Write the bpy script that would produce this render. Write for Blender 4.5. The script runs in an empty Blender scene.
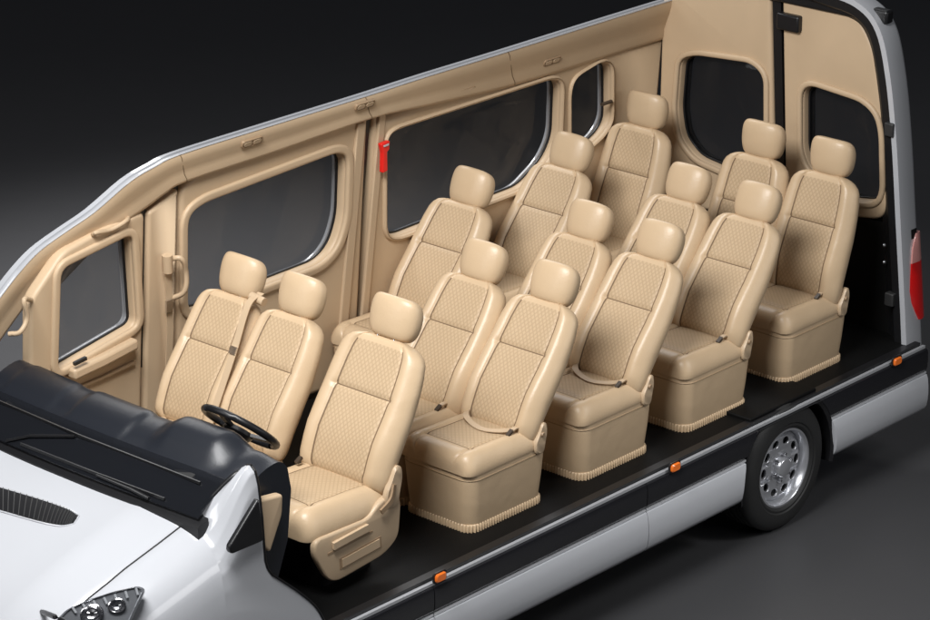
import bpy, bmesh, math, random
from mathutils import Vector, Matrix
random.seed(4)
S_ = bpy.context.scene
COL = S_.collection
PI = math.pi
# ------------------------------------------------------------------ camera
F = 3050.0
PH = math.radians(42); TH = math.radians(20.8)
FW = Vector((math.cos(TH)*math.cos(PH), math.cos(TH)*math.sin(PH), -math.sin(TH)))
RT = Vector((math.sin(PH), -math.cos(PH), 0))
UP = RT.cross(FW)
CAM = Vector((-10.264, -9.108, 6.506))
cd = bpy.data.cameras.new('camera'); co = bpy.data.objects.new('camera', cd); COL.objects.link(co)
M = Matrix((RT, UP, -FW)).transposed().to_4x4(); M.translation = CAM
co.matrix_world = M
cd.sensor_width = 36; cd.lens = F/930*36; cd.clip_end = 500
S_.camera = co
GZ = -0.735
def ray(u, v): return FW + RT*((u-465)/F) + UP*((310-v)/F)
def hit(u, v, n, d):            # point on the plane n.p = d of the real surface
    r = ray(u, v); n = Vector(n); t = (d - n.dot(CAM))/n.dot(r); return CAM + r*t
def onY(u, v, y): return hit(u, v, (0,1,0), y)
def onX(u, v, x): return hit(u, v, (1,0,0), x)
def onZ(u, v, z): return hit(u, v, (0,0,1), z)
WK = .08; WY = 2.10
def onW(u, v, off=0): return hit(u, v, (0,1,WK), WY+off)      # leaning far side wall
def onR(u, v, off=0): return hit(u, v, (0,1,.43), 1.90+.43*1.72+off)   # slanted roof rail
# ------------------------------------------------------------------ materials
def mat(name, col, rough=.5, metal=0, coat=0, nscale=60, bump=0, var=0, spec=.5, alpha=1, emit=0, crease=0):
    m = bpy.data.materials.new(name); m.use_nodes = True
    nt = m.node_tree; b = nt.nodes['Principled BSDF']
    b.inputs['Base Color'].default_value = (*col, 1); b.inputs['Roughness'].default_value = rough
    b.inputs['Metallic'].default_value = metal; b.inputs['Coat Weight'].default_value = coat
    b.inputs['Specular IOR Level'].default_value = spec; b.inputs['Coat Roughness'].default_value = .05
    b.inputs['Alpha'].default_value = alpha
    if emit: b.inputs['Emission Color'].default_value = (*col,1); b.inputs['Emission Strength'].default_value = emit
    tc = nt.nodes.new('ShaderNodeTexCoord')
    if var:
        n = nt.nodes.new('ShaderNodeTexNoise'); n.inputs['Scale'].default_value = 5; n.inputs['Detail'].default_value = 5
        nt.links.new(tc.outputs['Object'], n.inputs['Vector'])
        r = nt.nodes.new('ShaderNodeMixRGB'); r.inputs[1].default_value = (*[c*(1-var) for c in col],1); r.inputs[2].default_value = (*[min(1,c*(1+var)) for c in col],1)
        nt.links.new(n.outputs['Fac'], r.inputs[0]); nt.links.new(r.outputs[0], b.inputs['Base Color'])
    last = None
    for sc, st, di in ((nscale, bump, .004), (9, crease, .03)):
        if not st: continue
        n2 = nt.nodes.new('ShaderNodeTexNoise'); n2.inputs['Scale'].default_value = sc; n2.inputs['Detail'].default_value = 3 if sc > 20 else 1
        nt.links.new(tc.outputs['Object'], n2.inputs['Vector'])
        bp = nt.nodes.new('ShaderNodeBump'); bp.inputs['Strength'].default_value = st; bp.inputs['Distance'].default_value = di
        nt.links.new(n2.outputs['Fac'], bp.inputs['Height'])
        if last: nt.links.new(last, bp.inputs['Normal'])
        last = bp.outputs[0]
    if last: nt.links.new(last, b.inputs['Normal'])
    return m
leather = mat('beige_leather', (.565,.415,.262), .38, bump=.2, nscale=110, var=.04, spec=.45, crease=.13)
seam = mat('seam_thread', (.17,.11,.06), .7)
piping = mat('piping', (.40,.28,.165), .5)
trim = mat('beige_plastic', (.52,.385,.25), .42, bump=.1, nscale=300, var=.03)
lining = mat('beige_lining', (.53,.39,.25), .5, bump=.15, nscale=200, var=.06)
trimdk = mat('tan_plastic', (.31,.21,.125), .45)
blackp = mat('black_plastic', (.008,.008,.009), .38, bump=.1, nscale=300)
blackm = mat('matt_black', (.006,.006,.006), .6, bump=.1, nscale=300, spec=.2)
carpet = mat('black_floor', (.0035,.0035,.0035), .6, bump=.3, nscale=200, spec=.12)
dashm = mat('dash_plastic', (.012,.014,.019), .36, bump=.2, nscale=250)
finm = mat('fin_plastic', (.03,.03,.03), .4)
white = mat('white_paint', (.47,.48,.505), .22, coat=1)
silver = mat('silver_paint', (.5,.51,.53), .25, metal=.3, coat=1)
band = mat('black_gloss_band', (.011,.011,.013), .22, coat=.6)
rubber = mat('tyre_rubber', (.014,.014,.014), .62, bump=.2)
steel = mat('wheel_silver', (.62,.63,.66), .3, metal=.75)
chrome = mat('chrome', (.8,.8,.82), .15, metal=1)
red = mat('red_lamp', (.48,.008,.008), .12, coat=1, emit=.05)
redcl = mat('pale_red_lens', (.55,.25,.23), .12, coat=1)
redp = mat('red_plastic', (.75,.02,.015), .35)
amber = mat('amber_lamp', (.80,.17,.02), .2, coat=1, emit=.1)
clear = mat('clear_lamp', (.55,.57,.60), .12, metal=.5, coat=1)
lampdk = mat('lamp_housing', (.24,.25,.27), .18, metal=.6, coat=1)
buckm = mat('buckle_brown', (.055,.038,.026), .4)
glass = mat('tinted_glass', (.02,.02,.022), .05, alpha=.16)
gm = mat('windscreen_glass', (.012,.013,.016), .03, coat=1, alpha=.6)
# quilted fabric
quilt = bpy.data.materials.new('quilted_beige_fabric'); quilt.use_nodes = True
nt = quilt.node_tree; b = nt.nodes['Principled BSDF']; b.inputs['Roughness'].default_value = .52; b.inputs['Specular IOR Level'].default_value = .3
uvn = nt.nodes.new('ShaderNodeUVMap'); sp = nt.nodes.new('ShaderNodeSeparateXYZ'); nt.links.new(uvn.outputs[0], sp.inputs[0])
def mth(op, a, bb=None):
    n = nt.nodes.new('ShaderNodeMath'); n.operation = op
    for i, x in enumerate((a, bb)):
        if x is None: continue
        if isinstance(x, (int, float)): n.inputs[i].default_value = x
        else: nt.links.new(x, n.inputs[i])
    return n.outputs[0]
K = PI/.026
vv = mth('MULTIPLY', sp.outputs[1], .8)
A = mth('ABSOLUTE', mth('SINE', mth('MULTIPLY', mth('ADD', sp.outputs[0], vv), K)))
B = mth('ABSOLUTE', mth('SINE', mth('MULTIPLY', mth('SUBTRACT', sp.outputs[0], vv), K)))
Q = mth('POWER', mth('MINIMUM', A, B), .5)
fine = nt.nodes.new('ShaderNodeTexNoise'); fine.inputs['Scale'].default_value = 350
mx = nt.nodes.new('ShaderNodeMixRGB'); mx.inputs[1].default_value = (.39,.275,.165,1); mx.inputs[2].default_value = (.53,.39,.245,1)
nt.links.new(Q, mx.inputs[0]); nt.links.new(mx.outputs[0], b.inputs['Base Color'])
bp = nt.nodes.new('ShaderNodeBump'); bp.inputs['Strength'].default_value = .28; bp.inputs['Distance'].default_value = .003
nt.links.new(mth('ADD', Q, mth('MULTIPLY', fine.outputs[0], .3)), bp.inputs['Height'])
lown = nt.nodes.new('ShaderNodeTexNoise'); lown.inputs['Scale'].default_value = 8; lown.inputs['Detail'].default_value = 1
tcq = nt.nodes.new('ShaderNodeTexCoord'); nt.links.new(tcq.outputs['Object'], lown.inputs['Vector'])
bp2 = nt.nodes.new('ShaderNodeBump'); bp2.inputs['Strength'].default_value = .16; bp2.inputs['Distance'].default_value = .03
nt.links.new(lown.outputs['Fac'], bp2.inputs['Height']); nt.links.new(bp.outputs[0], bp2.inputs['Normal'])
nt.links.new(bp2.outputs[0], b.inputs['Normal'])
# ------------------------------------------------------------------ mesh helpers
def mesh(name, V, Fs, mats, mi=None, uv=None, ang=40, recalc=True):
    me = bpy.data.meshes.new(name); me.from_pydata([tuple(v) for v in V], [], Fs)
    if not isinstance(mats, (list, tuple)): mats = [mats]
    for m in mats: me.materials.append(m)
    if mi: me.polygons.foreach_set('material_index', mi)
    if uv:
        l = me.uv_layers.new(name='UVMap')
        for lp in me.loops: l.data[lp.index].uv = uv[lp.vertex_index]
    if recalc:
        bm = bmesh.new(); bm.from_mesh(me); bmesh.ops.recalc_face_normals(bm, faces=bm.faces); bm.to_mesh(me); bm.free()
    me.polygons.foreach_set('use_smooth', [True]*len(me.polygons))
    try: me.set_sharp_from_angle(angle=math.radians(ang))
    except Exception: pass
    me.update(); return me
def link(name, me, parent=None, loc=(0,0,0), bev=0):
    o = bpy.data.objects.new(name, me); COL.objects.link(o)
    o.location = loc
    if parent is not None:
        o.parent = parent
        if parent.get('wroot') is not None: o.location = Vector(loc) - Vector(parent['wroot'])
    if bev:
        md = o.modifiers.new('bevel', 'BEVEL'); md.width = bev; md.segments = 3; md.limit_method = 'ANGLE'; md.angle_limit = math.radians(35)
    return o
def loft(rings, cap=True, closed=True):
    n = len(rings[0]); V = [p for r in rings for p in r]; Fs = []
    for i in range(len(rings)-1):
        for j in range(n if closed else n-1):
            k = (j+1) % n
            Fs.append((i*n+j, i*n+k, (i+1)*n+k, (i+1)*n+j))
    if cap and closed:
        Fs.append(tuple(range(n))); Fs.append(tuple((len(rings)-1)*n+j for j in range(n)))
    return V, Fs
def lerpt(tab, q):
    if q <= tab[0][0]: return tab[0][1]
    for (a, x), (c, y) in zip(tab, tab[1:]):
        if q <= c:
            w = (q-a)/(c-a); return x+(y-x)*w
    return tab[-1][1]
def rr(hx, hy, r, n=6):
    P = []
    for cx, cy, a0 in ((hx-r,hy-r,0),(-hx+r,hy-r,90),(-hx+r,-hy+r,180),(hx-r,-hy+r,270)):
        for i in range(n+1):
            a = math.radians(a0+90*i/n); P.append((cx+r*math.cos(a), cy+r*math.sin(a)))
    return P
def rpoly(P, r, n=5):
    out = []; N = len(P)
    for i in range(N):
        p = Vector(P[i][:2]); a = Vector(P[i-1][:2]); c = Vector(P[(i+1)%N][:2])
        rad = P[i][2] if len(P[i]) > 2 else r
        d1 = a-p; d2 = c-p
        k1 = min(rad, d1.length*.48); k2 = min(rad, d2.length*.48)
        s = p+d1.normalized()*k1; e = p+d2.normalized()*k2
        for j in range(n+1):
            t = j/n; out.append((s*(1-t)**2 + p*2*t*(1-t) + e*t*t)[:])
    return out
def offs(P, d):
    N = len(P); ar = sum(P[i][0]*P[(i+1)%N][1]-P[(i+1)%N][0]*P[i][1] for i in range(N)); sg = 1 if ar > 0 else -1
    out = []
    for i in range(N):
        a = Vector(P[i-1]); c = Vector(P[(i+1)%N]); t = (c-a)
        if t.length < 1e-7: out.append(P[i]); continue
        t.normalize(); out.append((P[i][0]+t.y*d*sg, P[i][1]-t.x*d*sg))
    return out
def panel(name, outer, holes, fn, th, mats, parent, bev=.006, nores=2):
    cu = bpy.data.curves.new('c', 'CURVE'); cu.dimensions = '2D'; cu.fill_mode = 'BOTH'
    for P in [outer]+holes:
        s = cu.splines.new('POLY'); s.points.add(len(P)-1)
        for i, p in enumerate(P): s.points[i].co = (p[0], p[1], 0, 1)
        s.use_cyclic_u = True
    cu.extrude = max(th/2-bev, .0005); cu.bevel_depth = bev; cu.bevel_resolution = nores; cu.offset = -bev
    ob = bpy.data.objects.new('c', cu); COL.objects.link(ob)
    bpy.context.view_layer.update()
    me0 = bpy.data.meshes.new_from_object(ob.evaluated_get(bpy.context.evaluated_depsgraph_get()))
    V = [fn(*v.co) for v in me0.vertices]; Fs = [tuple(p.vertices) for p in me0.polygons]
    bpy.data.objects.remove(ob); bpy.data.curves.remove(cu)
    me = mesh(name, V, Fs, mats, ang=30)
    bm = bmesh.new(); bm.from_mesh(me); bmesh.ops.remove_doubles(bm, verts=bm.verts, dist=1e-5); bmesh.ops.recalc_face_normals(bm, faces=bm.faces); bm.to_mesh(me); bm.free()
    return link(name, me, parent)
def sub(o):
    o.location = (0,0,0); return o
def tube_me(name, pts, r, m, n=8, flat=None):
    pts = [Vector(p) for p in pts]; rings = []
    for i, p in enumerate(pts):
        t = (pts[min(i+1,len(pts)-1)]-pts[max(i-1,0)]).normalized()
        ref = Vector((0,1,0)) if abs(t.y) < .9 else Vector((1,0,0))
        if flat: ref = Vector(flat[2])
        x = (ref - t*ref.dot(t)).normalized(); y = t.cross(x)
        if flat: rings.append([p + x*flat[0]*a + y*flat[1]*c for a, c in ((1,1),(-1,1),(-1,-1),(1,-1))])
        else: rings.append([p + x*r*math.cos(2*PI*k/n) + y*r*math.sin(2*PI*k/n) for k in range(n)])
    V, Fs = loft(rings); return mesh(name, V, Fs, m, ang=50)
def cr(pts, k=6):   # catmull rom
    P = [Vector(p) for p in pts]; P = [P[0]*2-P[1]]+P+[P[-1]*2-P[-2]]; out = []
    for i in range(1, len(P)-2):
        for j in range(k):
            t = j/k; a,b_,c,d = P[i-1],P[i],P[i+1],P[i+2]
            out.append(.5*((2*b_)+(c-a)*t+(2*a-5*b_+4*c-d)*t*t+(3*b_-a-3*c+d)*t**3))
    out.append(P[-2]); return out
def boxme(name, lo, hi, m):
    x0,y0,z0 = lo; x1,y1,z1 = hi
    V = [(x0,y0,z0),(x1,y0,z0),(x1,y1,z0),(x0,y1,z0),(x0,y0,z1),(x1,y0,z1),(x1,y1,z1),(x0,y1,z1)]
    return mesh(name, V, [(0,3,2,1),(4,5,6,7),(0,1,5,4),(1,2,6,5),(2,3,7,6),(3,0,4,7)], m)
def lathe(name, prof, m, n=64, c=(0,0,0)):
    rings = []
    for k in range(n):
        a = 2*PI*k/n
        rings.append([(c[0]+r*math.cos(a), c[1]+h, c[2]+r*math.sin(a)) for r, h in prof])
    V = [p for r in rings for p in r]; N = len(prof); Fs = []
    for i in range(n):
        for j in range(N-1):
            i2 = (i+1) % n; Fs.append((i*N+j, i*N+j+1, i2*N+j+1, i2*N+j))
    return mesh(name, V, Fs, m, ang=35)
def thing(name, label, cat, loc, group=None, w=False):
    o = bpy.data.objects.new(name, None); COL.objects.link(o); o.location = loc
    o['label'] = label; o['category'] = cat; o.empty_display_size = .2
    if group: o['group'] = group
    if w: o['wroot'] = list(loc)
    return o
g = lambda x, w: math.exp(-(x/w)**2)
# ------------------------------------------------------------------ seat meshes
SL = [-1,-.995,-.985,-.965,-.94,-.90,-.85,-.80,-.75,-.70,-.66,-.635,-.616,-.586,-.57,-.53,-.44,-.3,-.15,0]
SL = SL + [-x for x in reversed(SL[:-1])]
def padded(hwf, dff, Tl, place, seamq, insert=(0,2), bol=.024, pull=0):
    rings = []; UVs = []; N = len(SL)
    for q in Tl:
        hw = hwf(q); d = dff(q)
        ring = []; uv = []
        for s in SL:
            a = abs(s); e = max(0, 1-a**5)**.45
            n = d*.5*e + bol*g(a-.80, .15)*e*min(1, d/.08)
            if a < .7:
                n -= .010*g(a-.60, .03)
                for sq in seamq: n -= .010*g(q-sq, .014)
            n -= pull*(1-(a/.6)**2)*(a < .6)
            ring.append(place(s*hw, q, n)); uv.append((s*hw, q*.66))
        for s in reversed(SL[1:-1]):
            a = abs(s); e = max(0, 1-a**5)**.45
            ring.append(place(s*hw, q, -d*.5*e)); uv.append((s*hw, q*.66))
        rings.append(ring); UVs += uv
    V, Fs = loft(rings); R = len(rings[0]); mi = []
    for i in range(len(Tl)-1):
        qm = (Tl[i]+Tl[i+1])/2
        for j in range(R):
            k = 0
            if j < N-1:
                sm = abs(SL[j]+SL[j+1])/2
                if insert[0] < qm < insert[1]:
                    if .586 < sm < .616: k = 2
                    elif sm < .587: k = 1
                if sm < .60 and any(abs(qm-sq) < .0045 for sq in seamq): k = 2
            mi.append(k)
    mi += [0, 0]
    return V, Fs, mi, UVs
def back_me(r, H, w, hx, hz):
    sq = .60
    Tl = sorted(set([0,.01,.03,.06,.1,.15,.2,.3,.4,.5,.56,.585,sq-.004,sq+.004,.615,.64,.7,.75,.8,.85,.89,.92,.94,.96,.975,.985,.993,.998,1]))
    hwf = lambda q: w/2*lerpt([(0,.90),(.03,.95),(.1,.985),(.3,1.0),(.5,1.0),(.7,.975),(.8,.95),(.89,.90),(.94,.84),(.975,.75),(.993,.65),(1,.55)], q)
    dff = lambda q: lerpt([(0,.05),(.01,.09),(.06,.14),(.3,.16),(.6,.135),(.85,.11),(.94,.10),(.975,.085),(.985,.07),(.993,.052),(.998,.035),(1,.015)], q)
    sr, cr_ = math.sin(r), math.cos(r)
    def place(y, q, n):
        t = q*H - .035*(abs(y)/(w/2))**2*(q > .9)*(q-.9)*10
        n += .02*g(q-.25,.25)
        return (hx + t*sr - n*cr_, y, hz + t*cr_ + n*sr)
    V, Fs, mi, uv = padded(hwf, dff, Tl, place, [sq], insert=(.04,.95), pull=.006)
    return mesh('backrest', V, Fs, [leather, quilt, seam], mi, uv, ang=60)
def cushion_me(w, x0, x1, zb, h):
    sq = .20
    Tl = sorted(set([0,.004,.012,.03,.055,.09,.13,.17,sq-.005,sq+.005,.24,.3,.45,.6,.75,.85,.92,.96,.985,1]))
    hwf = lambda q: w/2*lerpt([(0,.80),(.004,.84),(.012,.88),(.03,.93),(.055,.965),(.09,.99),(.15,1),(.9,1),(1,.95)], q)
    dff = lambda q: h*2*lerpt([(0,.22),(.004,.42),(.012,.60),(.03,.76),(.055,.88),(.09,.96),(.13,1.0),(.2,1.0),(.7,.90),(.92,.80),(.985,.6),(1,.3)], q)
    def place(y, q, n):
        if n < 0: n = max(n, -.004)
        return (x0+(x1-x0)*q, y, zb+n)
    V, Fs, mi, uv = padded(hwf, dff, Tl, place, [sq], insert=(sq,.97), bol=.018)
    return mesh('cushion', V, Fs, [leather, quilt, seam], mi, uv, ang=60)
def head_me(r, w, h, d, hx, hz, L):
    sr, c_ = math.sin(r), math.cos(r); rings = []
    nT, nS = 26, 48
    for i in range(nT+1):
        a = -PI/2+PI*i/nT; cq = max(.001, math.cos(a))**.30; sq = math.copysign(abs(math.sin(a))**.9, math.sin(a))
        ring = []
        wid = w/2*(1+.05*sq)
        for j in range(nS):
            b_ = 2*PI*j/nS; cb, sb = math.cos(b_), math.sin(b_)
            y = math.copysign(abs(cb)**.48, cb)*wid*cq; n = math.copysign(abs(sb)**.75, sb)*d/2*cq**1.4
            n -= .40*(y*y)/w; t = L + sq*h/2
            n += .02*(sq)
            ring.append((hx+t*sr-n*c_, y, hz+t*c_+n*sr))
        rings.append(ring)
    V, Fs = loft(rings); return mesh('headrest', V, Fs, leather, ang=80)
def skirt_me(x0, x1, hy, z0, z1, rad=.075, m=None):
    rings = []; cx = (x0+x1)/2; hx = (x1-x0)/2
    for z, k in ((z0,-.018),(z0+.02,-.015),(z0+.12,-.006),(z1-.07,.001),(z1-.02,.002),(z1-.006,-.001),(z1,-.008)):
        rings.append([(cx+x, y, z) for x, y in rr(hx+k, hy+k, rad, 9)])
    V, Fs = loft(rings); return mesh('base_skirt', V, Fs, m or leather, ang=50)
def fringe_me(x0, x1, hy, z0, z1):
    cx = (x0+x1)/2; hx = (x1-x0)/2
    base = rr(hx, hy, .065, 9); base.append(base[0]); P = []
    tot = 0
    for (ax, ay), (bx, by) in zip(base, base[1:]):
        L = math.hypot(bx-ax, by-ay); n = max(1, int(L/.0035))
        nx, ny = (by-ay)/max(L,1e-6), -(bx-ax)/max(L,1e-6)
        for i in range(n):
            t = i/n; ph = (tot+L*t)/.019*2*PI; P.append((ax+(bx-ax)*t, ay+(by-ay)*t, nx, ny, ph))
        tot += L
    rings = []
    for z, k, am in ((z0,.0,.006),(z1-.008,.001,.005),(z1,-.003,.001)):
        rings.append([(cx+x+nx*(k+am*math.sin(ph)), y+ny*(k+am*math.sin(ph)), z) for x,y,nx,ny,ph in P])
    V, Fs = loft(rings); return mesh('pleated_trim', V, Fs, leather, ang=80)
def seat_parts(r, w=.51, H=.728, L=.782, hx=.175, hz=.40, hw_=.285):
    sr, c_ = math.sin(r), math.cos(r); D = {}
    D['backrest'] = back_me(r, H, w, hx, hz-.04)
    D['headrest'] = head_me(r, hw_, .210, .115, hx, hz, L)
    D['headrest_post'] = []
    for s in (-1, 1):
        p = lambda t: (hx+t*sr, s*.055, hz+t*c_)
        D['headrest_post'].append(tube_me('headrest_post', [p(H-.10), p(L-.02)], .007, chrome))
    return D
def cover_me(hx, hz, y, sc=1):
    P = rpoly([(-.040,-.085),(.03,-.10),(.045,-.03),(.062,.03),(.055,.085),(.02,.095),(-.012,.03),(-.045,-.02)], .03)
    cu = [(hx+a*sc, hz+b_*sc) for a, b_ in P]
    rings = [[(x, y+.012, z) for x, z in cu], [(x, y-.010, z) for x, z in cu],
             [(hx+(x-hx)*.84, y-.017, hz+(z-hz)*.88) for x, z in cu]]
    V, Fs = loft(rings); return mesh('recliner_cover', V, Fs, trim, ang=35)
CUS = cushion_me(.500, -.31, .25, .325, .105)
SK = skirt_me(-.300, .30, .243, .03, .335); FR = fringe_me(-.285, .286, .229, .0, .042)
pr_ = [(x, y, .292) for x, y in rr(.3015, .2445, .075, 9)]
PIP = tube_me('skirt_piping', pr_+[pr_[0]], .0035, piping, 6)
pr_ = [(x, y, .334) for x, y in rr(.297, .240, .075, 9)]
PIP2 = tube_me('cushion_piping', pr_+[pr_[0]], .005, piping, 6)
RC = cover_me(.215, .375, -.247, .9)
KN = lathe('knob', [(.0,-.010),(.010,-.010),(.013,-.005),(.013,.004)], trimdk, 20)
BK = tube_me('belt_buckle', [(.05,.0,-.008),(.085,0,.012)], .01, buckm, flat=(.011,.007,(0,1,0)))
ST = tube_me('buckle_strap', cr([(.15,0,-.01),(.12,0,.015),(.08,0,.012)], 4), .01, trim, flat=(.013,.003,(0,1,0)))
LB = tube_me('lap_belt', cr([(.12,-.16,.430),(.05,-.12,.434),(.02,-.04,.430),(.04,.05,.430),(.08,.13,.440),(.15,.18,.44)],6), .01, trim, flat=(.016,.002,(.9,.3,.1)))
cache = {}
GRP = 'beige passenger seats in the cabin'
def make_seat(r, loc, label, lap=False):
    key = round(r, 3)
    if key not in cache: cache[key] = seat_parts(r)
    D = cache[key]
    t = thing('passenger_seat', label, 'seat', loc, GRP)
    cu_ = link('cushion', CUS, t); link('cushion_piping', PIP2, cu_)
    link('backrest', D['backrest'], t)
    hr = link('headrest', D['headrest'], t)
    for m in D['headrest_post']: link('headrest_post', m, hr)
    sk = link('base_skirt', SK, t); link('pleated_trim', FR, sk); link('skirt_piping', PIP, sk)
    rc = link('recliner_cover', RC, t); link('knob', KN, rc, (.225, -.264, .40))
    b_ = link('belt_buckle', BK, t, (.0, -.18, .432)); link('buckle_strap', ST, b_, (0,0,0))
    if lap: link('lap_belt', LB, t)
    return t
R1 = math.radians(33); R5 = math.radians(16)
X0 = .395
rows = [X0, X0+.87, X0+1.74, 3.045]
near_l = ['beige outer seat directly behind the driver seat, beside the cut sill', 'beige outer seat third from the front along the cut sill',
          'beige outer seat fourth from the front along the cut sill, ahead of the back row', 'upright beige seat nearest the rear pillar, above and behind the wheel']
mid_l = ['beige inner seat behind the driver, left of the outer seat of its pair', 'beige inner seat of the second pair behind the driver',
         'beige inner seat of the third pair behind the driver, beside the aisle', 'upright beige back row seat in the middle, before the gap between the rear doors']
far_l = [None, 'single beige seat by the long side window, nearest the red hammer', 'single beige seat by the side window, middle of the window row',
         'upright beige seat in the far back corner, topmost headrest in view']
for i, x in enumerate(rows):
    r = R5 if i == 3 else R1
    make_seat(r, (x, .425, .0), near_l[i], i < 2); make_seat(r, (x, .915, .0), mid_l[i])
    if i: make_seat(r, (x, 1.78, .0), far_l[i])
# driver seat
rd = math.radians(27)
dv = thing('driver_seat', 'beige driver seat behind the steering wheel with levered side panel', 'seat', (-.64, .52, .04))
Dd = seat_parts(rd, w=.60, H=.735, L=.80, hw_=.31)
link('cushion', cushion_me(.58, -.36, .25, .285, .14), dv); link('backrest', Dd['backrest'], dv)
hr = link('headrest', Dd['headrest'], dv)
for m in Dd['headrest_post']: link('headrest_post', m, hr)
P = rpoly([(-.33,.30),(.04,.29),(.11,.35),(.22,.37),(.27,.31),(.25,.12),(.15,.06),(-.18,.03),(-.25,.06),(-.34,.22)], .05)
vp = panel('side_panel', P, [], (lambda a,b_,c: (a,-.285+c,b_)), .04, trim, dv, .014)
link('pull_lever', tube_me('pull_lever', cr([(-.22,-.313,.235),(-.12,-.316,.245),(.02,-.313,.252)],4), .01, trim, flat=(.018,.009,(0,0,1))), vp)
link('panel_recess', tube_me('panel_recess', [(-.17,-.3055,.12),(.12,-.3055,.14)], .01, trimdk, flat=(.030,.0015,(0,0,1))), vp)
link('panel_insert', tube_me('panel_insert', [(-.155,-.309,.121),(.105,-.309,.139)], .01, trim, flat=(.022,.003,(0,0,1))), vp)
link('panel_recess', tube_me('panel_recess', [(-.25,-.3055,.20),(.06,-.3055,.215)], .01, trimdk, flat=(.006,.0015,(0,0,1))), vp)
rc = link('recliner_cover', cover_me(.20,.40,-.300,1.15), dv)
link('recline_lever', tube_me('recline_lever', cr([(.20,-.320,.42),(.17,-.327,.35),(.10,-.327,.31)],5), .012, trimdk, flat=(.014,.006,(0,0,1))), rc)
link('pedestal', skirt_me(-.22,.22,.21,-.04,.29, m=blackp), dv)
link('belt_buckle', BK, dv, (0,.20,.44))
# front double passenger seat
fs = thing('double_front_seat', 'beige two place front passenger seat with belt between its backrests', 'seat', (-.67, 1.335, .045))
rf = math.radians(29)
Df = seat_parts(rf, w=.485, H=.725, L=.785, hx=.14, hz=.40, hw_=.285)
CF = cushion_me(.43, -.33, .20, .28, .13)
for dy in (-.215, .215):
    link('cushion', CF, fs, (0,dy,0)); link('backrest', Df['backrest'], fs, (0,dy*1.03,0))
    hr = link('headrest', Df['headrest'], fs, (0,dy,0))
    for m in Df['headrest_post']: link('headrest_post', m, hr)
link('pedestal', skirt_me(-.24,.24,.39,-.045,.29), fs)
def bp_(t, n, y): return (.14+t*math.sin(rf)-n*math.cos(rf), y, .37+t*math.cos(rf)+n*math.sin(rf))
sb = link('seat_belt', tube_me('seat_belt', cr([bp_(.76,.03,.02), bp_(.68,.10,.015), bp_(.45,.115,-.01), bp_(.25,.122,-.02), bp_(.02,.13,-.03)],6), .01, trim, flat=(.021,.002,(0,1,0))), fs)
link('belt_guide', tube_me('belt_guide', [bp_(.72,.04,-.03), bp_(.73,.05,.06)], .024, trim), sb)
link('buckle_tongue', tube_me('buckle_tongue', [bp_(.46,.120,-.01), bp_(.42,.122,-.01)], .02, chrome, flat=(.022,.005,(0,1,0))), sb)
# ------------------------------------------------------------------ VAN
van = thing('cutaway_van', 'white passenger van cut open along its near side and roof, showing the beige cabin', 'van', (.6, 1.05, GZ), w=True)
fW = lambda a, b_, c: (a, WY-WK*b_+.03+c, b_)
def W(P, r=0, n=5):
    q = [onW(p[0], p[1]) for p in P]
    return rpoly([(v.x, v.z) for v in q], r, n)
link('cabin_floor', boxme('f', (-1.35,.03,-.06), (3.84,2.05,0), carpet), van)
link('wheelhouse_cover', boxme('w', (2.22,.028,-.055), (2.83,.55,.020), carpet), van, bev=.008)
link('underbody', boxme('u', (-1.2,.12,-.40), (1.95,2.0,-.065), carpet), van)
link('rear_underbody', boxme('u', (3.0,.12,-.36), (3.84,2.0,-.065), carpet), van)
def addz(Ptop, zb):
    q = [(onW(*p).x, onW(*p).z) for p in Ptop]
    return [*q, (q[-1][0], zb), (q[0][0], zb)]
winD = W([(59,269),(129,234),(135,324),(56,370)], .05)
o1 = rpoly(addz([(30,300),(62,252),(100,230),(144,210)], .0), .05)
fd = panel('front_door', o1, [winD], fW, .08, lining, van, .022, 3)
o2 = rpoly(addz([(147,212),(177,188)], .0), .02)
panel('door_pillar', o2, [], fW, .09, trim, van, .02, 3)
h3 = W([(185,215),(200,203),(334,152),(344,156),(342,217),(334,245),(319,262),(200,308),(185,310)], .07)
o3 = rpoly(addz([(179,188),(200,170),(350,114),(367,110)], 0), .04)
sd = panel('sliding_door', o3, [h3], fW, .09, lining, van, .03, 4)
h4 = W([(385,138),(393,130),(550,79),(559,82),(557,137),(547,160),(522,187),(396,236),(385,233)], .07)
h5 = W([(569,91),(573,78),(600,61),(609,65),(609,120),(601,134),(578,154),(569,148)], .06)
o4 = rpoly(addz([(373,110),(508,68),(664,22)], 0), .02)
sw_ = panel('side_wall', o4, [h4, h5], fW, .08, lining, van, .022, 4)
def mould(P, par, w_, fn, m=lining):
    return sub(panel('window_surround', offs(P, w_), [offs(P, .004)], fn, .035, m, par, .014, 3))
fM = lambda a, b_, c: (a, WY-WK*b_-.012+c, b_)
mould(winD, fd, .05, fM); mould(h3, sd, .055, lambda a,b_,c: (a, WY-WK*b_-.018+c, b_)); mould(h4, sw_, .032, fM); mould(h5, sw_, .024, fM)
def bar_px(name, a, c, hw, m, off=0, dep=.02):
    p, q = onW(*a), onW(*c)
    return link(name, tube_me(name, [p+Vector((0,off,0)), q+Vector((0,off,0))], .01, m, flat=(hw, dep, (1,0,0))), van, bev=.006 if m is trim else 0)
bar_px('door_seal', (370,106), (350,330), .020, blackp, .03)
bar_px('front_door_seal', (145,208), (147,400), .018, blackp, .035)
bar_px('rear_door_seal', (178,185), (178,400), .014, blackp, .035)
bar_px('window_divider', (46,286), (49,380), .018, blackp, .02)
bar_px('pillar_cover', (380,114), (361,330), .026, trim, -.012, .012)
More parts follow.
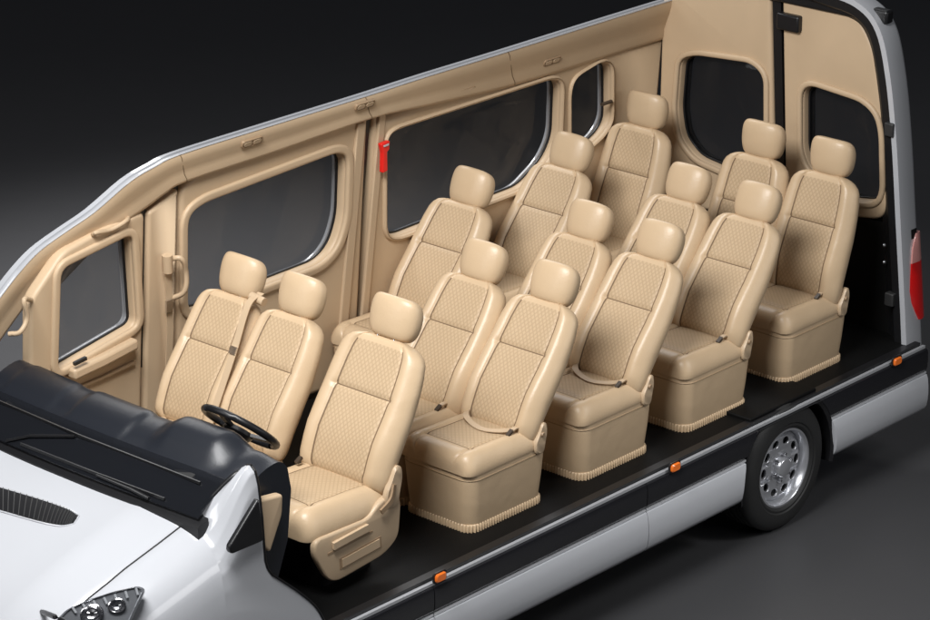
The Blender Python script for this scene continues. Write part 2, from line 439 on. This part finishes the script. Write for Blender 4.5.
bar_px('pillar_cover', (358,122), (340,330), .032, trim, -.02, .012)
fG = lambda a, b_, c: (a, WY-WK*b_+.055+c, b_)
fS = lambda a, b_, c: (a, WY-WK*b_+.048+c, b_)
for P, par in ((winD,fd),(h3,sd),(h4,sw_),(h5,sw_)):
    sub(panel('window_glass', offs(P,.02), [], fG, .004, glass, par, .0005, 0))
    sub(panel('window_seal', offs(P,.01), [offs(P,-.010)], fS, .012, blackp, par, .003))
oS = [(onW(36,300).x,-.4),(onW(36,300).x,1.0),(onW(100,232).x,1.5),(-.25,1.66),(3.85,1.66),(3.85,-.4)]
fO = lambda a, b_, c: (a, WY-WK*b_+.095+c, b_)
panel('outer_skin', rpoly(oS,.03), [offs(P,.015) for P in (winD,h3,h4,h5)], fO, .02, white, van, .004)
dp = [onW(u,v,-.035) for u,v in ((70,374),(100,360),(134,342))]
sub(link('door_armrest', tube_me('door_armrest', dp, .03, trim, flat=(.03,.04,(0,0,1))), fd, bev=.015))
dp = [onW(u,v,-.065) for u,v in ((74,364),(86,358))]
sub(link('door_handle', tube_me('door_handle', dp, .01, blackp, flat=(.009,.009,(0,0,1))), fd))
dp = [onW(u,v,-.02) for u,v in ((66,392),(100,378),(134,362))]
sub(link('door_pocket', tube_me('door_pocket', dp, .03, trimdk, flat=(.006,.014,(0,0,1))), fd))
# roof rail
TL = [(-25,332),(0,298),(20,272),(40,251),(66,232),(95,212),(130,182),(155,167),(180,155),(265,128),(365,97),(430,76),(508,52),(600,23),(690,-5)]
BL = [(-12,350),(9,320),(26,297),(44,274),(68,256),(100,234),(140,208),(160,193),(181,181),(268,152),(366,118),(432,103),(509,85),(604,56),(694,28)]
TT = cr([onR(*p) for p in TL], 4); BB = cr([onR(*p, -.0) for p in BL], 4)
rings = []
for a, c in zip(TT, BB):
    d = Vector((0,-1,0))
    rings.append([a, a.lerp(c,.10)+d*.012, a.lerp(c,.3)+d*.020, a.lerp(c,.5)+d*.022, a.lerp(c,.7)+d*.028, a.lerp(c,.86)+d*.045, a.lerp(c,.95)+d*.045, c+d*.03, c+Vector((0,.07,.02)), a+Vector((0,.07,-.01))])
V, Fs = loft(rings); link('roof_rail', mesh('roof_rail', V, Fs, lining, ang=60), van)
rings = [[a+Vector((0,-.004,.003)), a+Vector((0,-.002,.010)), a+Vector((0,.030,.010)), a+Vector((0,.09,-.05)), a+Vector((0,.08,-.05)), a+Vector((0,.075,.0))] for a in TT]
V, Fs = loft(rings); link('roof_edge', mesh('roof_edge', V, Fs, white, ang=50), van)
for i_ in (8, 10, 12):
    a, c = onR(*TL[i_]), onR(*BL[i_]); d = Vector((0,-1,0))
    link('rail_seam', tube_me('rail_seam', [a+d*.001, a.lerp(c,.10)+d*.012, a.lerp(c,.5)+d*.022, a.lerp(c,.7)+d*.028, a.lerp(c,.86)+d*.045, a.lerp(c,.95)+d*.045], .002, seam, flat=(.002,.002,(1,0,0))), van)
for u, v in ((252,142),(365,105),(466,91),(552,61)):
    p = onR(u, v, -.026)
    P = rr(.075, .022, .015, 4)
    dn = Vector((0,.395,-.918)); nn = Vector((0,-.918,-.395))
    rg = [[p+Vector((1,0,0))*a*k+dn*(b_*k)+nn*h for a, b_ in P] for k, h in ((1.0,-.01),(1,.003),(.93,.006),(.86,.002))]
    V, Fs = loft(rg); l = link('reading_lamp', mesh('reading_lamp', V, Fs, trimdk, ang=40), van)
    for dx in (-.034, .034):
        P2 = rr(.026, .013, .008, 3)
        rg = [[p+Vector((1,0,0))*(a+dx)+dn*b_+nn*h for a, b_ in P2] for h in (.0,.008)]
        V, Fs = loft(rg); sub(link('lamp_lens', mesh('lamp_lens', V, Fs, trim), l))
def handle(pts, off=-.09, r=.014, on=onW):
    q = [on(u,v, off if 0 < i < len(pts)-1 else -.01) for i, (u,v) in enumerate(pts)]
    return link('grab_handle', tube_me('grab_handle', cr(q,6), r, trim, 10), van)
handle([(163,262),(180,258),(186,272),(184,292),(166,300)], -.10)
handle([(31,300),(24,300),(27,318),(20,332),(9,334)], -.06, .013)
handle([(92,236),(95,233),(110,230),(126,221),(128,216)], -.07, .012, onR)
q = [onW(u,v,-.05) for u,v in ((166,258),(168,262),(169,300),(170,330),(168,380))]
pb = link('pillar_belt', tube_me('pillar_belt', q, .01, trim, flat=(.022,.003,(1,0,0))), van)
sub(link('belt_anchor', tube_me('belt_anchor', [onW(167,255,-.06), onW(168,272,-.06)], .028, trim), pb))
sub(link('belt_tongue', tube_me('belt_tongue', [onW(169,300,-.065), onW(169,312,-.065)], .03, chrome, flat=(.022,.006,(1,0,0))), pb))
# hammer
q = onW(384,157,-.05)
hm = panel('emergency_hammer', rpoly([(q.x-.035,q.z+.085),(q.x+.035,q.z+.09),(q.x+.03,q.z+.04),(q.x+.012,q.z+.03),(q.x+.015,q.z-.08),(q.x-.025,q.z-.085),(q.x-.02,q.z+.03)],.008), [], lambda a,b_,c: (a, q.y+c, b_), .03, redp, van, .005)
sub(panel('hammer_label', rpoly([(q.x-.022,q.z+.075),(q.x+.022,q.z+.078),(q.x+.02,q.z+.066),(q.x-.02,q.z+.066)],.003), [], lambda a,b_,c: (a, q.y-.018+c, b_), .004, white, hm, .001))
q2 = onW(606,103,-.03)
link('window_latch', tube_me('window_latch', [q2+Vector((-.04,0,0)), q2+Vector((.05,0,.0))], .012, buckm), van)
# ------------------------------------------------------------------ rear
RX = 3.86
fR = lambda a, b_, c: (RX+c, a, b_)
def X(P, r=.05, x=RX):
    q = [onX(u,v,x) for u,v in P]; return rpoly([(p.y,p.z) for p in q], r)
lh = X([(685,58),(700,54),(756,62),(768,74),(768,174),(732,170),(700,156),(685,136),(681,108)], .06)
lo_ = X([(667,-20),(774,-10),(779,220),(660,200)], .03)
ld = panel('rear_door', lo_, [lh], fR, .08, lining, van, .02, 3)
rh = X([(807,90),(815,84),(866,101),(879,114),(883,132),(884,190),(878,200),(853,198),(815,168),(807,150)], .06)
ro = X([(786,-12),(832,-4),(862,14),(878,50),(888,120),(892,205),(884,218),(860,216),(789,192)], .05)
rd_ = panel('rear_door', ro, [rh], fR, .08, lining, van, .02, 3)
for P, par in ((lh,ld),(rh,rd_)):
    sub(panel('window_glass', offs(P,.02), [], lambda a,b_,c:(RX+.03+c,a,b_), .004, glass, par, .0005, 0))
    sub(panel('window_seal', offs(P,.01), [offs(P,-.010)], lambda a,b_,c:(RX+.02+c,a,b_), .012, blackp, par, .003))
    sub(panel('window_surround', offs(P,.04), [offs(P,.004)], lambda a,b_,c:(RX-.042+c,a,b_), .035, lining, par, .014, 3))
link('rear_lower_panel', boxme('rl', (RX-.01,.12,-.02), (RX+.04,2.02,onX(789,197,RX).z-.0), blackm), van)
fRo = lambda a, b_, c: (RX+.075+c, a, b_)
panel('rear_outer_skin', X([(664,-30),(838,-14),(868,0),(884,40),(894,120),(900,335),(660,330)], .04), [lh, rh], fRo, .02, blackm, van, .004)
link('door_gap_seal', tube_me('g', [onX(779,-15,RX), onX(786,330,RX)], .02, blackp, flat=(.03,.025,(0,1,0))), van)
p = onX(790,22,RX-.05)
link('door_latch', boxme('l', (p.x-.03,p.y-.08,p.z-.05), (p.x+.04,p.y+.08,p.z+.05), blackp), van, bev=.012)
p = onX(783,-2,RX-.03)
link('rear_header', boxme('h', (p.x-.03,p.y-.75,p.z-.02), (p.x+.04,p.y+.22,p.z+.06), blackp), van, bev=.015)
path = cr([onX(u,v,RX) for u,v in ((770,-30),(830,-10),(866,4),(886,28),(896,75),(902,140),(906,220),(910,300),(912,352))], 6)
def outw(i):
    t = (path[min(i+1,len(path)-1)]-path[max(i-1,0)]).normalized()
    n = Vector((0, t.z, -t.y))
    return -n if n.y > 0 else n
jam, skn = [], []
for i, p in enumerate(path):
    n = outw(i)
    a = Vector((-.10,0,0)); c = Vector((.055,0,0)); inn = -n*.15
    jam.append([p+a+n*.0, p+c+n*0, p+c+inn, p+a*.2+inn, p+a*.5+inn*.55, p+a+inn*.35])
    skn.append([p+a*1.1+n*.004, p+c+n*.004, p+c*1.3+n*.02, p+c*.6+n*.038, p+a*1.1+n*.038])
V, Fs = loft(jam); link('rear_jamb', mesh('rear_jamb', V, Fs, blackp, ang=40), van)
V, Fs = loft(skn); link('rear_pillar_skin', mesh('rear_pillar_skin', V, Fs, white, ang=40), van)
tl = []
zs_ = [p.z for p in path if .10 < p.z < .70]; zl, zh = min(zs_), max(zs_)
for i, p in enumerate(path):
    if .10 < p.z < .70:
        n = outw(i); s = (p.z-zl)/(zh-zl); k_ = (1-s)**.5*min(1, s*3+.1)+.08
        tl.append([p+Vector((.04-.11*k_,0,0))+n*.034, p+Vector((.04-.10*k_,0,0))+n*.045, p+Vector((.04,0,0))+n*.052, p+Vector((.085,0,0))+n*.035, p+Vector((.09,0,0))+n*.0, p+Vector((.05,0,0))+n*.01])
k = len(tl); k2 = max(1, int(k*.30))
V, Fs = loft(tl[k2:]); t_ = link('tail_lamp', mesh('tail_lamp', V, Fs, red, ang=50), van)
V, Fs = loft(tl[:k2+1]); sub(link('reverse_lens', mesh('reverse_lens', V, Fs, redcl, ang=50), t_))
for v in (245,262):
    p = onX(884,v,RX-.07); link('hinge_bolt', lathe('b', [(0,-.01),(.008,-.01),(.011,.0)], steel, 12, c=p), van)
for v in (130, 300):
    p = onX(893,v,RX-.11); link('door_hinge', boxme('b', (p.x-.02,p.y-.01,p.z-.04), (p.x+.03,p.y+.05,p.z+.04), finm), van, bev=.008)
# ------------------------------------------------------------------ near sill
WX, WZ, WR = 2.52, -.362, .373
def arc(z, sgn, R=.435):
    return WX+sgn*math.sqrt(max(0,R*R-(z-WZ)**2))
def rowpanel(name, x0, x1, prof, a0, a1, m):
    rings = []
    for i in range(21):
        s = i/20; ring = []
        for y, z in prof:
            xa = arc(z,1) if a0 else x0; xb = arc(z,-1) if a1 else x1
            ring.append((xa+(xb-xa)*s, y, z))
        rings.append(ring)
    V, Fs = loft(rings); return link(name, mesh(name, V, Fs, m, ang=35), van)
XR = 3.87
PB = [(.04,-.035),(-.010,-.035),(-.020,-.040),(-.026,-.06),(-.028,-.10),(-.026,-.15),(-.020,-.168),(-.012,-.175),(.04,-.175)]
PW = [(.04,-.194),(-.016,-.194),(-.026,-.198),(-.034,-.22),(-.040,-.26),(-.043,-.31),(-.041,-.35),(-.034,-.39),(-.018,-.42),(.01,-.435),(.06,-.437)]
PS = [(.04,-.194),(-.018,-.194),(-.022,-.185),(-.018,-.177),(.04,-.177)]
for (x0,x1,a0,a1) in ((-1.15,-.402,0,0),(-.396,1.252,0,0),(1.258,2.5,0,1),(2.6,XR,1,0)):
    rowpanel('black_side_band', x0, x1, PB, a0, a1, band)
    rowpanel('lower_side_panel', x0, x1, PW, a0, a1, white)
    rowpanel('bright_strip', x0, x1, PS, a0, a1, silver)
link('sill_edge', tube_me('e', [(-1.2,.0,-.024),(3.86,.0,-.024)], .01, silver, flat=(.010,.008,(0,1,0))), van)
link('floor_edge', tube_me('e', [(-1.2,.038,-.012),(3.84,.038,-.012)], .01, blackp, flat=(.025,.014,(0,1,0))), van)
for u, v in ((440,577),(675,467),(897,361)):
    p = onY(u,v,-.03)
    P = rr(.038,.022,.016,5)
    rg = [[(p.x+a*k, -.025-h, p.z+b_*k) for a,b_ in P] for k,h in ((1,0),(1,.012),(.8,.018))]
    V, Fs = loft(rg); l = link('side_marker', mesh('m', V, Fs, amber, ang=35), van)
    P = rr(.047,.030,.02,5)
    rg = [[(p.x+a, -.022-h, p.z+b_) for a,b_ in P] for h in (0,.009)]
    V, Fs = loft(rg); sub(link('marker_bezel', mesh('m', V, Fs, blackp), l))
rings = []
for i in range(25):
    a = math.radians(-12+204*i/24); c_, s_ = math.cos(a), math.sin(a)
    rings.append([(WX+.412*c_, -.015, min(-.040,WZ+.412*s_)), (WX+.412*c_, .42, min(-.062,WZ+.412*s_)), (WX+.445*c_, .42, min(-.055,WZ+.445*s_)), (WX+.437*c_, -.024, min(-.036,WZ+.437*s_))])
V, Fs = loft(rings); link('arch_liner', mesh('a', V, Fs, blackp, ang=30), van)
# wheels
def tyre_me():
    W2 = .125; R = WR
    pr = [(.225,-W2+.022),(.235,-W2+.004),(.25,-W2-.004),(.262,-W2-.002),(.27,-W2-.008),(.31,-W2-.008),(.340,-W2+.000),(R-.012,-W2+.014),(R-.004,-W2+.026)]
    for k in range(5):
        y = -.080+.040*k
        pr += [(R-.001,y-.014),(R,y),(R-.001,y+.014),(R-.010,y+.016),(R-.010,y+.023)] if k < 4 else [(R-.001,y-.01),(R-.006,W2-.02)]
    pr += [(.340,W2-.004),(.31,W2+.01),(.24,W2),(.225,W2-.012),(.225,-W2+.022)]
    return lathe('tyre', pr, rubber, 72)
TY = tyre_me()
RIMB = lathe('rim', [(.232,-.100),(.234,-.116),(.222,-.118),(.214,-.108),(.208,-.07),(.204,-.05),(.204,.10),(.225,.10)], steel, 64)
def disc():
    ho = []
    for k in range(10):
        a = 2*PI*k/10; P = []
        for j in range(16):
            b_ = 2*PI*j/16; rx = .152+.022*math.cos(b_); ty = .029*math.sin(b_)
            P.append((rx*math.cos(a)-ty*math.sin(a), rx*math.sin(a)+ty*math.cos(a)))
        ho.append(P)
    out = [(.206*math.cos(2*PI*k/64), .206*math.sin(2*PI*k/64)) for k in range(64)]
    def fn(a, b_, c):
        r = math.hypot(a,b_); return (a, -.058+c-.02*(r<.18), b_)
    return out, ho, fn
HB = lathe('hub', [(.122,-.066),(.112,-.082),(.095,-.088),(.060,-.084),(.056,-.115),(.05,-.122),(.03,-.126),(.0,-.127)], steel, 40)
NUT = lathe('n', [(.0,-.112),(.009,-.112),(.011,-.106),(.011,-.08)], chrome, 6)
BD = lathe('bd', [(.0,-.0),(.19,-.0),(.19,.08),(0,.08)], blackp, 32)
DM = None
def wheel(x, y, flip=False):
    global DM
    w = link('wheel', None, van, (x, y, WZ))
    if flip: w.rotation_euler = (0,0,PI)
    link('tyre', TY, w); link('rim', RIMB, w)
    if DM is None:
        o_, h_, f_ = disc(); d = panel('rim_disc', o_, h_, f_, .016, steel, w, .004); DM = d.data
    else: link('rim_disc', DM, w)
    link('hub', HB, w); link('brake_drum', BD, w)
    for k in range(6):
        a = 2*PI*k/6+.3; link('wheel_nut', NUT, w, (.078*math.cos(a), 0, .078*math.sin(a)))
wheel(WX, .120)
wheel(-1.78, .125); wheel(WX, 1.96, True); wheel(-1.78, 1.96, True)
# ------------------------------------------------------------------ front body
YC = 1.05
def ztop(x): return lerpt([(-2.78,-.30),(-2.74,.05),(-2.68,.24),(-2.58,.36),(-2.45,.455),(-2.3,.53),(-2.1,.605),(-1.9,.665),(-1.745,.71)], x)
def hwid(x): return lerpt([(-2.78,.70),(-2.70,.82),(-2.6,.90),(-2.45,.965),(-2.25,1.005),(-1.9,1.03),(-1.745,1.034)], x)
xs = [-2.78,-2.76,-2.74,-2.71,-2.68,-2.63,-2.58,-2.51,-2.45,-2.38,-2.3,-2.2,-2.1,-2.0,-1.9,-1.8,-1.745]
FP = ((0,0),(.25,-.002),(.44,-.006),(.50,-.004),(.56,-.010),(.66,-.020),(.70,-.026),(.735,-.032),(.742,-.040),(.750,-.036),(.80,-.050),(.86,-.075),(.91,-.11),(.95,-.16),(.975,-.22),(.99,-.30),(1,-.42))
def crease(f, x): return .022*g(f-.50,.10)*min(1,max(0,(-1.70-x)/.5))
rings = []
for x in xs:
    zt = ztop(x); hw = hwid(x); half = []
    for f, dz in FP: half.append((f*hw, max(zt+dz+crease(f,x), -.45)))
    half.append((hw, -.5))
    ring = [(x, YC-y, z) for y, z in half][::-1] + [(x, YC+y, z) for y, z in half[1:]]
    rings.append(ring)
V, Fs = loft(rings, cap=False, closed=False)
hood = link('front_body', mesh('front_body', V, Fs, white, ang=70), van)
for sg in (-1, 1):
    pts = [Vector((x, YC+sg*.742*hwid(x), ztop(x)-.0375+crease(.742,x))) for x in (-2.44,-2.38,-2.3,-2.2,-2.1,-2.0,-1.9,-1.8,-1.75)]
    sub(link('bonnet_gap', tube_me('bonnet_gap', pts, .0045, finm, 6), hood))
hw = hwid(-1.745); zt = ztop(-1.745)
P0 = [(YC-hw,-.5)]+[(YC-f*hw, zt+dz) for f, dz in reversed(FP[9:])]
P1 = [(.016,-.5),(.014,.10),(.016,.40),(.02,.70),(.030,.86),(.045,.93),(.070,.955),(.100,.945),(.135,.90)]
def samp(P, t):
    x = t*(len(P)-1); i = min(int(x), len(P)-2); f = x-i
    return (P[i][0]*(1-f)+P[i+1][0]*f, P[i][1]*(1-f)+P[i+1][1]*f)
def xr(z): return lerpt([(-.5,-1.10),(.0,-1.11),(.07,-1.14),(.16,-1.20),(.26,-1.30),(.34,-1.39),(.40,-1.46),(.46,-1.50),(.9,-1.52),(1.0,-1.53)], z)
rings = []
for i in range(15):
    s = i/14; wb = s*s*(3-2*s); row = []
    for j in range(57):
        t = j/56; a = samp(P0,t); c = samp(P1,t)
        y = a[0]*(1-wb)+c[0]*wb; z = a[1]*(1-wb)+c[1]*wb
        row.append((-1.745 + s*(xr(c[1])+1.745), y, z))
    rings.append(row)
rings.append([(p[0]+.004, p[1]+.03, p[2]-.02*(p[2]>.8)) for p in rings[-1]])
V, Fs = loft(rings, cap=False, closed=False); fe = link('fender', mesh('fender', V, Fs, white, ang=60), van)
inn = [Vector(r[-1]) for r in rings[:15]]
sub(link('pillar_seal', tube_me('ps', [p+Vector((.004,.012,-.004)) for p in inn], .014, blackp, 8), fe))
ed = [Vector(p)+Vector((.006,-.002,0)) for p in rings[14][4:50]]
sub(link('door_seal', tube_me('ds', ed, .006, blackp, 6), fe))
panel('mirror_mount', rpoly([(onY(u,v,.0).x, onY(u,v,.0).z) for u,v in ((257,497),(262,540),(229,554),(227,547))], .02), [], (lambda a,b_,c:(a,c,b_)), .03, blackp, van, .008)
panel('door_edge_trim', rpoly([(onY(u,v,.06).x, onY(u,v,.06).z) for u,v in ((259,500),(283,494),(282,515),(270,553),(264,548))], .02), [], (lambda a,b_,c:(a,.08+c,b_)), .05, trim, van, .014, 3)
def onHood(u, v, off=0):
    p = onZ(u, v, .62)
    for _ in range(12):
        f = abs(p.y-YC)/hwid(p.x)
        p = onZ(u, v, ztop(p.x)+lerpt(FP, f)+crease(f,p.x)+off)
    return p
top = [(-30,478),(0,487),(40,499),(68,509),(79,516)]; bot = [(-30,503),(0,511),(35,521),(60,526),(74,524)]
A_ = cr([onHood(*p,.004) for p in top],4); B_ = cr([onHood(*p,.004) for p in bot],4)
n = len(A_); C_ = [a.lerp(c,.5)+Vector((0,0,.004)) for a, c in zip(A_,B_)]
V = A_+C_+B_; Fs = [(i,i+1,n+i+1,n+i) for i in range(n-1)]+[(n+i,n+i+1,2*n+i+1,2*n+i) for i in range(n-1)]
ig = link('hood_intake', mesh('i', V, Fs, blackp, recalc=True), van)
for k in range(26):
    t = k/26*(n-2)+.3; i = int(t); f = t-i
    a = A_[i].lerp(A_[i+1],f); c = B_[i].lerp(B_[i+1],f); m_ = C_[i].lerp(C_[i+1],f)
    sub(link('intake_fin', tube_me('f', [a+Vector((0,0,.002)), m_+Vector((0,0,.002)), c+Vector((0,0,.002))], .0025, finm, 5), ig))
rim = A_+B_[::-1]; sub(link('intake_rim', tube_me('r', rim+[rim[0]], .004, white, 6), ig))
gl = cr([onHood(u,v,.0) for u,v in ((-30,590),(0,598),(30,608),(55,617),(75,628))],4)
link('grille_edge', tube_me('g', gl, .012, blackp), van)
# headlamp
hd = (-.60*-2.36-.62*.17+.5*.46); HN = (-.60,-.62,.5)
HLp = [(52,625),(66,610),(88,600),(112,592),(138,586),(146,589),(138,606),(126,632),(56,640)]
nrm = Vector(HN).normalized()
hp = [hit(u,v,HN, hd+.02) for u,v in rpoly(HLp,5,4)]
cen = sum(hp,Vector())/len(hp)
V, Fs = loft([[p-nrm*.08 for p in hp],[p for p in hp],[p.lerp(cen,.06)+nrm*.005 for p in hp],[p.lerp(cen,.10)-nrm*.004 for p in hp]])
hl = link('headlamp', mesh('h', V, Fs, lampdk, ang=40), van)
for (u,v,r_) in ((92,614,.052),(117,606,.040)):
    p = hit(u,v,HN, hd+.024)
    rg = [[p+nrm*h+(RT*math.cos(a)+(UP+RT*.15)*math.sin(a)*.8)*r_*k for a in [2*PI*j/28 for j in range(28)]] for k,h in ((1,-.01),(1,.012),(.90,.014),(.72,.0),(.60,-.004),(.45,.008),(.2,.016))]
    V, Fs = loft(rg); sub(link('lamp_reflector', mesh('l', V, Fs, chrome, ang=25), hl))
for k in range(7):
    t = k/6; a = hit(72+t*64,607-t*19,HN, hd+.026); c = hit(76+t*62,613-t*18,HN, hd+.026)
    sub(link('lamp_strip', tube_me('s', [a,c], .006, clear, 6), hl))
# cowl, glass strip, dash
def yloft(name, prof, y0, y1, m, n=30, bump=None, plan=.10):
    rings = []
    for i in range(n+1):
        y = y0+(y1-y0)*i/n; d = (y-YC)/.9
        rings.append([(x+plan*d*d, y, z+(bump(x,y) if bump else 0)-.015*d*d) for x, z in prof])
    V, Fs = loft(rings); return mesh(name, V, Fs, m, ang=45)
link('cowl', yloft('cowl', [(-1.80,.64),(-1.80,.704),(-1.785,.716),(-1.755,.718),(-1.735,.735),(-1.73,.64)], .17, 1.93, blackp, plan=.04), van)
def ss(x, a, c):
    t = max(0, min(1, (x-a)/(c-a))); return t*t*(3-2*t)
def dbump(x, y):
    t = ss(x, -1.62, -1.50)
    plate = lambda a, c, e: ss(y, a, a+e)*(1-ss(y, c-e, c))
    return t*(.060*plate(.28,.80,.14)*ss(x,-1.58,-1.44) + .014*plate(.90,1.34,.05) + .010*plate(1.42,1.86,.06)) - .02*(1-ss(y,.13,.26))
dash = link('dashboard', yloft('dash', [(-1.76,.64),(-1.74,.73),(-1.70,.755),(-1.66,.78),(-1.62,.81),(-1.58,.835),(-1.55,.85),(-1.52,.86),(-1.50,.872),(-1.46,.892),(-1.42,.905),(-1.38,.912),(-1.35,.912),(-1.325,.902),(-1.305,.885),(-1.29,.86),(-1.27,.75),(-1.30,.5),(-1.40,.25),(-1.7,.25)], .13, 1.95, dashm, 130, dbump, .06), van)
link('windscreen_strip', yloft('ws', [(-1.775,.728),(-1.60,.868),(-1.598,.873),(-1.776,.735)], .20, 1.90, gm, plan=.05), van)
for y_ in (.42,.60,.78,1.42,1.62):
    sub(link('dash_vent', tube_me('v', [Vector((-1.605,y_-.06,.835)),Vector((-1.605,y_+.06,.835))], .01, finm, flat=(.016,.006,(1,0,.5))), dash))
def wiper(ps, blade):
    o = link('wiper', tube_me('wiper', ps, .008, blackp, flat=(.009,.005,(1,0,0))), van)
    sub(link('wiper_blade', tube_me('wb', blade, .006, blackp, flat=(.004,.007,(1,0,0))), o))
def G(y, t, h=.0): d = (y-YC)/.9; return Vector((-1.775+.215*t+.05*d*d, y, .745+.17*t-.015*d*d+h))
wiper([G(.50,.0), G(.62,.04), G(.85,.06)], [G(.42,.08), G(.9,.07), G(1.40,.05)])
wiper([G(1.50,.0), G(1.38,.25), G(1.12,.56)], [G(1.80,.60), G(1.1,.59), G(.30,.56)])
# steering wheel
swc = Vector((-1.13,.54,.885)); ta = math.radians(42)
ax = Vector((math.sin(ta),0,math.cos(ta))); e1 = Vector((math.cos(ta),0,-math.sin(ta))); e2 = Vector((0,1,0))
pts = [swc+e1*.19*math.cos(2*PI*k/48)+e2*.19*math.sin(2*PI*k/48) for k in range(49)]
sw = link('steering_wheel', tube_me('sw', pts, .018, blackp, 14), van)
for a in (20, 160, 270):
    aa = math.radians(a); d = e1*math.sin(aa)+e2*math.cos(aa)
    sub(link('spoke', tube_me('sp', [swc-ax*.03, swc+d*.18], .012, blackp, flat=(.018,.008,tuple(ax.cross(d)))), sw))
rg = [[swc+ax*h+e1*r_*math.cos(2*PI*j/24)+e2*r_*math.sin(2*PI*j/24) for j in range(24)] for r_,h in ((.05,-.08),(.078,-.03),(.07,-.01),(.03,-.005))]
V, Fs = loft(rg); sub(link('hub_pad', mesh('hp', V, Fs, blackp, ang=50), sw))
sub(link('column', tube_me('col', [swc-ax*.05, swc-ax*.25], .05, blackp), sw))
# ------------------------------------------------------------------ ground
gr = mat('studio_floor', (.042,.042,.044), .42, var=.04, spec=.35)
go = link('ground', mesh('ground', [(-80,-80,GZ),(120,-80,GZ),(120,120,GZ),(-80,120,GZ)], [(0,1,2,3)], gr)); go['kind'] = 'structure'
# ------------------------------------------------------------------ lights
w = bpy.data.worlds.new('World'); S_.world = w; w.use_nodes = True
w.node_tree.nodes['Background'].inputs[0].default_value = (.8,.85,1,1); w.node_tree.nodes['Background'].inputs[1].default_value = .03
def area(loc, tgt, size, sy, e, col=(1,1,1)):
    l = bpy.data.lights.new('softbox', 'AREA'); l.shape = 'RECTANGLE'; l.size = size; l.size_y = sy; l.energy = e; l.color = col
    o = bpy.data.objects.new('softbox', l); COL.objects.link(o); o.location = loc
    o.rotation_euler = (Vector(tgt)-Vector(loc)).to_track_quat('-Z','Y').to_euler()
def spot(loc, tgt, e, ang, col=(1,1,1)):
    l = bpy.data.lights.new('spot', 'SPOT'); l.energy = e; l.spot_size = math.radians(ang); l.spot_blend = 1; l.shadow_soft_size = .6; l.color = col
    o = bpy.data.objects.new('spot', l); COL.objects.link(o); o.location = loc
    o.rotation_euler = (Vector(tgt)-Vector(loc)).to_track_quat('-Z','Y').to_euler()
area((-3.6,-.8,6.3), (.8,1,.3), 3.2, 2.2, 760)
area((2.5,-7,3.5), (1.5,0,.2), 7, 2.0, 105)
area((-8,3,4), (-.5,1,.5), 3, 2.5, 110)
area((4,4.5,5), (1.5,1,.3), 6, 2, 190)
spot((2.4,6.0,4.6), (2.6,4.6,GZ), 2300, 80)
spot((3.2,-3.4,3.5), (2.0,-1.7,GZ), 560, 72)
S_.view_settings.view_transform = 'Standard'; S_.view_settings.look = 'None'; S_.view_settings.exposure = 0
